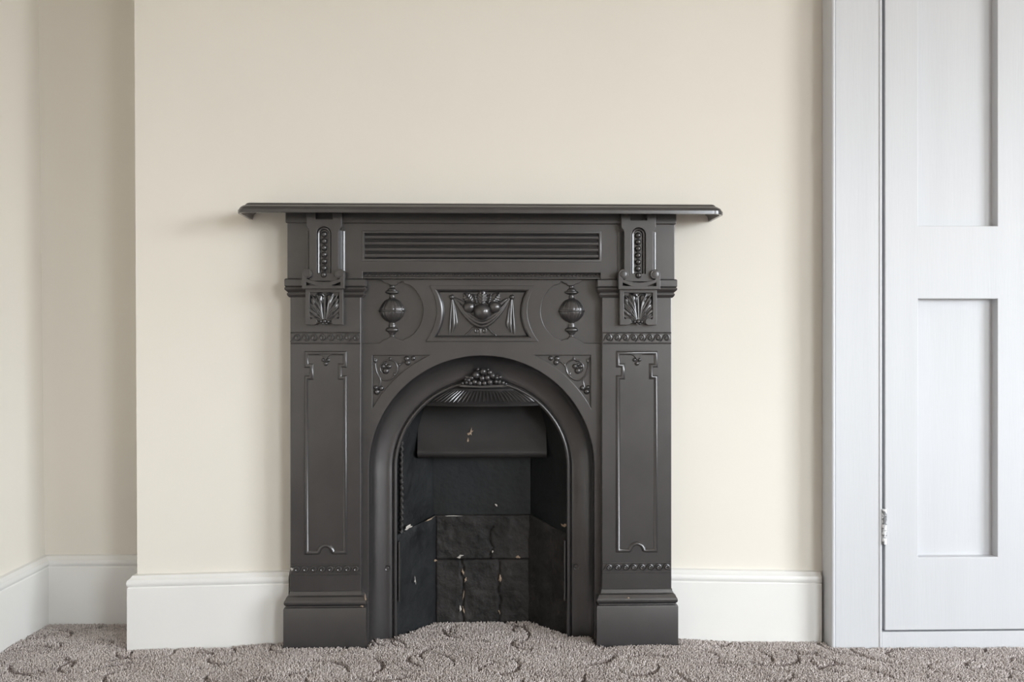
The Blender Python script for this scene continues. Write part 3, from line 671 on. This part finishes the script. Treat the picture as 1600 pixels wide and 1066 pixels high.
for s in (-1, 1):
    x, z = fp(CX + s * 146.6, 886.5, YI)
    sc = bpy.data.objects.new('fixing_screw', None); C.objects.link(sc); sc.parent = fire
    ring = [(0.0072 * 1.0, 0.0), (0.0074, 0.0025), (0.0062, 0.0042), (0.0048, 0.0036), (0.0044, 0.001), (0.0001, 0.0008)]
    V = [(x + r * math.cos(2 * math.pi * a / 20), YI - 0.0005 - h, z + r * math.sin(2 * math.pi * a / 20)) for r, h in ring for a in range(20)]
    Fc = [(i * 20 + a, i * 20 + (a + 1) % 20, (i + 1) * 20 + (a + 1) % 20, (i + 1) * 20 + a) for i in range(len(ring) - 1) for a in range(20)]
    link('collar', mesh('collar', V, Fc), 'iron', sc)
    link('screw_head', mesh('screw_head', *ball((x, YI - 0.001, z), 0.0034, 0.6)), 'iron', sc)
    a, b = fp(CX + s * 130.5, 846, YI), fp(CX + s * 128.0, 940, YI)
    link('side_lug', bevel_box('side_lug', min(a[0], b[0]), max(a[0], b[0]), YI - 0.001, YI + 0.016, b[1], a[1], 0.0008), 'iron', fire, ang=11)

# ---- canopy hood with flutes and grapes
def hood_pt(u, py, lift=0.0):
    f = (632.5 - py) / (632.5 - 598.0)               # 0 at the lip, 1 at the top
    hw = math.sqrt(max(136.0 ** 2 - (ARC_Y - py - 1) ** 2, 30 ** 2)) - 1.5
    bul = (0.050 * max(1 - f, 0) ** 1.3 + 0.012) * (1 - abs(u) ** 2.2)
    Y = YI + 0.010 - bul - lift
    sag = 1.5 * (1 - u * u) * (1 - f)
    x, z = fp(CX + 1.5 + u * hw, py + sag, YI + 0.006 - bul)
    return (x, Y, z)
rows = [634.5, 633.6, 631.6, 629.4, 628.4, 627.6, 624, 620, 616, 612, 609.4, 608.6, 606.6, 604.6, 603.4, 602, 600.4, 598.6, 597.6]
lifts = [-0.004, 0.001, 0.0022, 0.0014, 0, -0.001, -0.001, -0.001, -0.001, -0.001, 0, 0.0014, 0.0014, 0, 0.0012, 0.0016, 0.0012, 0, -0.004]
nu = 40; V = [hood_pt(-1 + 2 * i / nu, r_, l_) for r_, l_ in zip(rows, lifts) for i in range(nu + 1)]
Fc = [(j * (nu + 1) + i, j * (nu + 1) + i + 1, (j + 1) * (nu + 1) + i + 1, (j + 1) * (nu + 1) + i) for j in range(len(rows) - 1) for i in range(nu)]
hood = link('canopy_hood', mesh('canopy_hood', V, Fc), 'iron', fire, ang=35)
for i in range(25):
    u = -0.92 + 1.84 * i / 24; u2 = u * 0.93 + 0.012
    link('flute_rib', mesh('flute_rib', *tube([hood_pt(u + (u2 - u) * t, 627.8 - 17.2 * t, 0.0006) for t in (0, .25, .5, .75, 1)], [0.0006, 0.0021, 0.0021, 0.0016, 0.0005], 7)), 'iron', hood)
YGr = YI - 0.014; kr = k(YGr)
tray = [(CX - 40, 603), (CX - 30, 601), (CX, 602.2), (CX + 30, 601), (CX + 41, 603.4), (CX + 32, 605.4), (CX, 606.6), (CX - 30, 605.4)]
link('leaf_ledge', plate_mesh('leaf_ledge', [[fp(x, y, YGr) for x, y in tray]], YGr - 0.004, 0.014, 0.0015), 'iron', hood, ang=11)
gp = [(0, 580.5, 5.6, .008), (-11, 586, 6.2, .007), (10.5, 582, 4.6, .006), (14.5, 587, 4.8, .006), (-1.5, 591, 4.6, .010), (6.5, 590, 4.6, .010), (-18, 590.5, 4.2, .005), (-22.5, 594, 3.6, .004), (10.5, 597, 4.8, .011), (2, 598.5, 4.2, .011), (-6, 598.5, 4.2, .010), (-13, 597, 4.3, .009), (-19.5, 598.6, 3.8, .007), (-26, 598, 3.2, .004), (-32, 599, 2.7, .002), (21, 590.5, 3.2, .004), (26.5, 589.5, 3.4, .003), (20, 596.5, 3.6, .007), (25, 597, 3.6, .006), (31, 598.4, 3.2, .003), (-8, 577.5, 3.0, .003), (7, 577.8, 2.8, .003), (35.5, 600, 2.4, .002), (-27, 593, 2.6, .002)]
for dx, y, r, h in gp:
    x, z = fp(CX + 1.5 + dx, y, YGr); link('grape', mesh('grape', *ball((x, YGr - h, z), r * kr, 1.0, u=12, v=8)), 'iron', hood)
for a, b, w in (((CX - 4, 590), (CX - 6, 574.5), 4), ((CX + 6, 588), (CX + 8, 575), 4), ((CX - 16, 594), (CX - 26, 588), 4), ((CX + 18, 592), (CX + 28, 586.5), 4)):
    c = [fp(*a, YGr), fp((a[0] + b[0]) / 2, (a[1] + b[1]) / 2, YGr), fp(*b, YGr)]
    link('vine_leaf', mesh('vine_leaf', *tube([(q[0], YGr - 0.002, q[1]) for q in c], [1.5 * kr, w * kr, 0.8 * kr], 8, 0.5)), 'iron', hood)

# ---- firebox: cheeks, throat plate, fireclay blocks
fbx = bpy.data.objects.new('firebox', None); C.objects.link(fbx); fbx.parent = fire
YK = 0.125
xf, xb_ = (RI - 1) * k(YI + 0.016), 75.5 * k(YK)
zth = ZC + (HZ - 577) * k(YI)
def slab(name, quad, thick, nu_, nv_, amp, mat, seed, par=fbx, ang=60, cracks=()):
    """a lumpy slab over a quad (bl, br, tr, tl), thickened away from the viewer"""
    a, b, c, d = [Vector(q) for q in quad]; nrm = (b - a).cross(d - a).normalized()
    if nrm.y > 0: nrm = -nrm
    V = []
    for j in range(nv_ + 1):
        for i in range(nu_ + 1):
            u, v_ = i / nu_, j / nv_
            p = (a * (1 - u) + b * u) * (1 - v_) + (d * (1 - u) + c * u) * v_
            e = min(u, 1 - u) * nu_; e2 = min(v_, 1 - v_) * nv_
            q = noise.noise(p * 22 + Vector((seed, 0, 0))) * amp + noise.noise(p * 70 + Vector((0, seed, 0))) * amp * 0.45
            for cu_, cv0, cv1 in cracks:
                wob = 0.035 * noise.noise(Vector((v_ * 6, cu_ * 9, seed))) + 0.012 * noise.noise(Vector((v_ * 25, cu_ * 9, seed)))
                if cv0 < v_ < cv1: q -= 0.0055 * math.exp(-((u - cu_ - wob) / 0.011) ** 2)
            V.append(p + nrm * (q - (amp * 0.8 if min(e, e2) < 0.5 else 0)))
    m = len(V); V += [p - nrm * thick for p in V]
    w = nu_ + 1
    Fc = [(j * w + i, j * w + i + 1, (j + 1) * w + i + 1, (j + 1) * w + i) for j in range(nv_) for i in range(nu_)]
    ed = [i for i in range(w)] + [j * w + nu_ for j in range(1, nv_ + 1)] + [nv_ * w + i for i in range(nu_ - 1, -1, -1)] + [j * w for j in range(nv_ - 1, 0, -1)]
    Fc += [(ed[i], ed[(i + 1) % len(ed)], ed[(i + 1) % len(ed)] + m, ed[i] + m) for i in range(len(ed))]
    Fc.append(tuple(m + i for i in ed))
    return link(name, mesh(name, V, Fc), mat, par, ang=ang)
zk = lambda py, Y: ZC - (py - HZ) * k(Y)
slab('back_plate', [(-xb_ - .02, YK + 0.006, ZB), (xb_ + .02, YK + 0.006, ZB), (xb_ + .02, YK + 0.006, zth), (-xb_ - .02, YK + 0.006, zth)], 0.008, 30, 40, 0.0012, 'soot', 3)
for s in (-1, 1):
    q = [(s * xf, YI + 0.014, ZB), (s * xb_, YK + 0.003, ZB), (s * xb_, YK + 0.003, zth), (s * xf, YI + 0.014, zth)]
    slab('cheek', q, 0.008, 20, 50, 0.0012, 'soot', 11 + s)
    za_, zb2 = zk(838, YI), zk(804, YK)
    e = 0.007
    q = [(s * (xf - 0.004) - 0, YI + 0.012, ZB), (s * (xb_ - e), YK - 0.002, ZB), (s * (xb_ - e), YK - 0.002, zb2), (s * (xf - 0.004), YI + 0.012, za_)]
    slab('cheek_brick', q, 0.010, 18, 24, 0.0022, 'clay' if s > 0 else 'soot', 21 + s)
link('firebox_top', mesh('firebox_top', *box(-xf - .02, xf + .02, YI + 0.014, YK + 0.02, zth, zth + 0.01)), 'soot', fbx, flat=True)
bkx = lambda px_: (px_ - CX) * k(YK)
for x0_, x1_, y0_, y1_, sd, ck in ((681, 829, 873.3, 804.5, 1, ((0.58, -1, 0.75),)), (681, 829, 1000, 873.8, 4, ((0.28, -1, 2), (0.665, 0.1, 2)))):
    slab('back_brick', [(bkx(x0_), YK - 0.004, max(ZB, zk(y0_, YK))), (bkx(x1_), YK - 0.004, max(ZB, zk(y0_, YK))), (bkx(x1_), YK - 0.004, zk(y1_, YK)), (bkx(x0_), YK - 0.004, zk(y1_, YK))], 0.010, 90, 40, 0.0040, 'clay', sd, cracks=ck)
# throat plate leaning back from its rounded lower edge
tp = [(0.078, 716), (0.070, 713.5), (0.066, 709.5), (0.067, 705.5), (0.071, 701), (0.085, 672), (0.103, 636), (0.118, 600), (0.124, 600), (0.124, 716)]
hwt = 0.158
V = [(s * (hwt + 0.0), Y, zk(py, 0.07)) for s in (-1, 1) for Y, py in tp]; n = len(tp)
link('throat_plate', mesh('throat_plate', V, [(i, (i + 1) % n, n + (i + 1) % n, n + i) for i in range(n)] + [tuple(range(n)), tuple(range(n, 2 * n))]), 'throat', fbx, ang=70)
# crumbling fire-cement rope along the left cheek
rp_ = [fp(CX - 125.5 + 1.2 * math.sin(i * 2.1), 690 + i * 3.0, YI + 0.02) for i in range(48)]
link('cement_rope', mesh('cement_rope', *tube([(a, YI + 0.020, b) for a, b in rp_], [(3.2 + 0.9 * math.sin(i * 1.9) + 0.5 * math.sin(i * 4.3)) * k(YI) for i in range(48)], 8)), 'throat', fbx, ang=80)
# bare patches, plaster flecks and paint chips
def fleck(px_, py_, Y, w, h, mat, par, seed, ang=0.0, name='plaster_fleck', slope=0.0):
    r_ = random.Random(seed); n = 11; top, bot = [], []
    x, z = fp(px_, py_, Y); V = []
    for lay, sc in ((0, 1.15), (1, 0.8)):
        for i in range(n):
            a = 2 * math.pi * i / n; q = 0.2 + 0.95 * random.Random(seed * 31 + i).random()
            dx, dz = w / 2 * q * math.cos(a) * sc * k(Y), h / 2 * q * math.sin(a) * sc * k(Y)
            dx, dz = dx * math.cos(ang) - dz * math.sin(ang), dx * math.sin(ang) + dz * math.cos(ang)
            V.append((x + dx, Y - 0.0012 * lay + slope * dx, z + dz))
    Fc = [(i, (i + 1) % n, n + (i + 1) % n, n + i) for i in range(n)] + [tuple(range(n, 2 * n)), tuple(range(n))]
    return link(name, mesh(name, V, Fc), mat, par)
cs = (YK - YI) / (xf - xb_)
cs = (YK - YI) / (xf - xb_)
fl = [(640, 822.5, YI + 0.030, 16, 8, 'chip', .35, cs), (718.5, 869, YK - 0.006, 11, 6, 'chip', .2, 0), (808, 871, YK - 0.006, 8, 6, 'chip_tan', 0, 0), (881, 822, YI + 0.02, 8, 7, 'chip_tan', .3, -cs), (680, 876, YK - 0.008, 8, 5, 'chip_tan', 0, 0),
      (723, 893, YK - 0.0055, 4, 10, 'chip_tan', .3, 0), (727, 906, YK - 0.0055, 4, 9, 'chip_tan', -.3, 0), (719, 951, YK - 0.0055, 4, 13, 'chip', -.15, 0), (724, 952, YK - 0.0055, 3, 12, 'chip_tan', .1, 0), (724, 930, YK - 0.0055, 2, 18, 'chip_tan', -.1, 0), (781.5, 903, YK - 0.0055, 5, 13, 'chip_tan', -.2, 0), (780, 956, YK - 0.0055, 5, 8, 'chip_tan', .3, 0), (711, 806, YK - 0.004, 30, 2.2, 'chip', .02, 0), (670, 812, YI + 0.085, 20, 3, 'chip_tan', .3, cs),
      (735, 676, 0.0815, 7, 14, 'chip_tan', -.3, 0), (731, 688, 0.0765, 3, 12, 'chip_tan', -.25, 0), (775, 790, YK + 0.003, 3, 5, 'chip', .5, 0), (770, 862, YK - 0.006, 3, 4, 'chip', 0, 0), (649, 905, YI + 0.045, 2.2, 16, 'chip', 0.05, cs)]
for i, (a, b, Y, w, h, m_, an, sl) in enumerate(fl): fleck(a, b, Y, w, h, m_, fbx, i + 1, an, slope=sl)
for i, (a, b, Y, w, h) in enumerate(((457.5, 887, YP - 0.003, 7, 5), (571.5, 934, YP - 0.012, 4, 14), (567.5, 946, YP - 0.013, 7, 4), (982, 936, YP - 0.0118, 4, 3))):
    fleck(a, b, Y, w, h, 'chip' if i == 0 else 'chip_tan', fire, 50 + i, name='paint_chip')

# ------------------------------------------------------------------ carpet pile: sculpted twist pile
def pile(x0, x1, y0, y1, step, hgt, rad):
    nx_, ny_ = int((x1 - x0) / step), int((y1 - y0) / step)
    a, b = np.meshgrid(np.arange(nx_), np.arange(ny_))
    x = x0 + (a.ravel() + rng.uniform(0, 1, a.size)) * step; y = y0 + (b.ravel() + rng.uniform(0, 1, a.size)) * step
    # keep clear of walls, iron and boards
    ok = np.ones(x.size, bool)
    ok &= ~((y > -0.021) & (x > el - 0.021) & (np.abs(x) > 0.43))
    ok &= ~((y > FR_Y - 0.004) & (x > fx0 - 0.002))
    plx = abs(XP); ok &= ~((np.abs(np.abs(x) - plx) < 0.100) & (y > YP - 0.015))
    ok &= ~((np.abs(x) > RI * k(YI) - 0.006) & (np.abs(x) < 0.45) & (y > YBK + 0.03 - 0.06 * (np.abs(x) > RO * k(YBK) - 0.004)))
    ok &= ~((np.abs(x) < 0.25) & (y > YK - 0.012))
    cheek = xf - 0.012 - (y - YI) * (xf - xb_) / (YK - YI)
    ok &= ~((np.abs(x) < 0.25) & (y > YI) & (np.abs(x) > cheek))
    ok &= ~((y > YA - 0.021)); ok &= x > lb + 0.021
    x, y = x[ok], y[ok]
    ci = ((x - GX0) / GS).astype(int).clip(0, groove.shape[1] - 1); cj = ((y - GY0) / GS).astype(int).clip(0, groove.shape[0] - 1)
    g = groove[cj, ci]
    z = floor_z(x, y)
    n = x.size
    h = hgt * rng.uniform(0.8, 1.15, n) * (1 - 0.80 * g)
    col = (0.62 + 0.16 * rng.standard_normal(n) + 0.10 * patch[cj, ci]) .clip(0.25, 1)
    col = col * (1 - 0.80 * g)  # cut lines also coloured darker: groove shade put into the yarn colour
    lean = rng.normal(0, 0.0022, (n, 2)); lean[:, 1] -= 0.0006
    th0 = rng.uniform(0, 2 * np.pi, n)
    V = np.empty((n, 6, 3))
    for q in range(3):
        th = th0 + q * 2 * np.pi / 3
        V[:, q, 0] = x + rad * np.cos(th); V[:, q, 1] = y + rad * np.sin(th); V[:, q, 2] = z
        th2 = th + 0.9
        V[:, 3 + q, 0] = x + lean[:, 0] + rad * 0.72 * np.cos(th2); V[:, 3 + q, 1] = y + lean[:, 1] + rad * 0.72 * np.sin(th2); V[:, 3 + q, 2] = z + h
    fq = np.array([[0, 1, 4, 3], [1, 2, 5, 4], [2, 0, 3, 5]]); ft = np.array([3, 4, 5])
    loops = np.concatenate([(np.arange(n)[:, None] * 6 + fq.ravel()[None]), np.arange(n)[:, None] * 6 + ft[None]], axis=1).ravel()
    tot = np.tile([4, 4, 4, 3], n)
    return V.reshape(-1, 3), loops, tot, np.repeat(col, 6)
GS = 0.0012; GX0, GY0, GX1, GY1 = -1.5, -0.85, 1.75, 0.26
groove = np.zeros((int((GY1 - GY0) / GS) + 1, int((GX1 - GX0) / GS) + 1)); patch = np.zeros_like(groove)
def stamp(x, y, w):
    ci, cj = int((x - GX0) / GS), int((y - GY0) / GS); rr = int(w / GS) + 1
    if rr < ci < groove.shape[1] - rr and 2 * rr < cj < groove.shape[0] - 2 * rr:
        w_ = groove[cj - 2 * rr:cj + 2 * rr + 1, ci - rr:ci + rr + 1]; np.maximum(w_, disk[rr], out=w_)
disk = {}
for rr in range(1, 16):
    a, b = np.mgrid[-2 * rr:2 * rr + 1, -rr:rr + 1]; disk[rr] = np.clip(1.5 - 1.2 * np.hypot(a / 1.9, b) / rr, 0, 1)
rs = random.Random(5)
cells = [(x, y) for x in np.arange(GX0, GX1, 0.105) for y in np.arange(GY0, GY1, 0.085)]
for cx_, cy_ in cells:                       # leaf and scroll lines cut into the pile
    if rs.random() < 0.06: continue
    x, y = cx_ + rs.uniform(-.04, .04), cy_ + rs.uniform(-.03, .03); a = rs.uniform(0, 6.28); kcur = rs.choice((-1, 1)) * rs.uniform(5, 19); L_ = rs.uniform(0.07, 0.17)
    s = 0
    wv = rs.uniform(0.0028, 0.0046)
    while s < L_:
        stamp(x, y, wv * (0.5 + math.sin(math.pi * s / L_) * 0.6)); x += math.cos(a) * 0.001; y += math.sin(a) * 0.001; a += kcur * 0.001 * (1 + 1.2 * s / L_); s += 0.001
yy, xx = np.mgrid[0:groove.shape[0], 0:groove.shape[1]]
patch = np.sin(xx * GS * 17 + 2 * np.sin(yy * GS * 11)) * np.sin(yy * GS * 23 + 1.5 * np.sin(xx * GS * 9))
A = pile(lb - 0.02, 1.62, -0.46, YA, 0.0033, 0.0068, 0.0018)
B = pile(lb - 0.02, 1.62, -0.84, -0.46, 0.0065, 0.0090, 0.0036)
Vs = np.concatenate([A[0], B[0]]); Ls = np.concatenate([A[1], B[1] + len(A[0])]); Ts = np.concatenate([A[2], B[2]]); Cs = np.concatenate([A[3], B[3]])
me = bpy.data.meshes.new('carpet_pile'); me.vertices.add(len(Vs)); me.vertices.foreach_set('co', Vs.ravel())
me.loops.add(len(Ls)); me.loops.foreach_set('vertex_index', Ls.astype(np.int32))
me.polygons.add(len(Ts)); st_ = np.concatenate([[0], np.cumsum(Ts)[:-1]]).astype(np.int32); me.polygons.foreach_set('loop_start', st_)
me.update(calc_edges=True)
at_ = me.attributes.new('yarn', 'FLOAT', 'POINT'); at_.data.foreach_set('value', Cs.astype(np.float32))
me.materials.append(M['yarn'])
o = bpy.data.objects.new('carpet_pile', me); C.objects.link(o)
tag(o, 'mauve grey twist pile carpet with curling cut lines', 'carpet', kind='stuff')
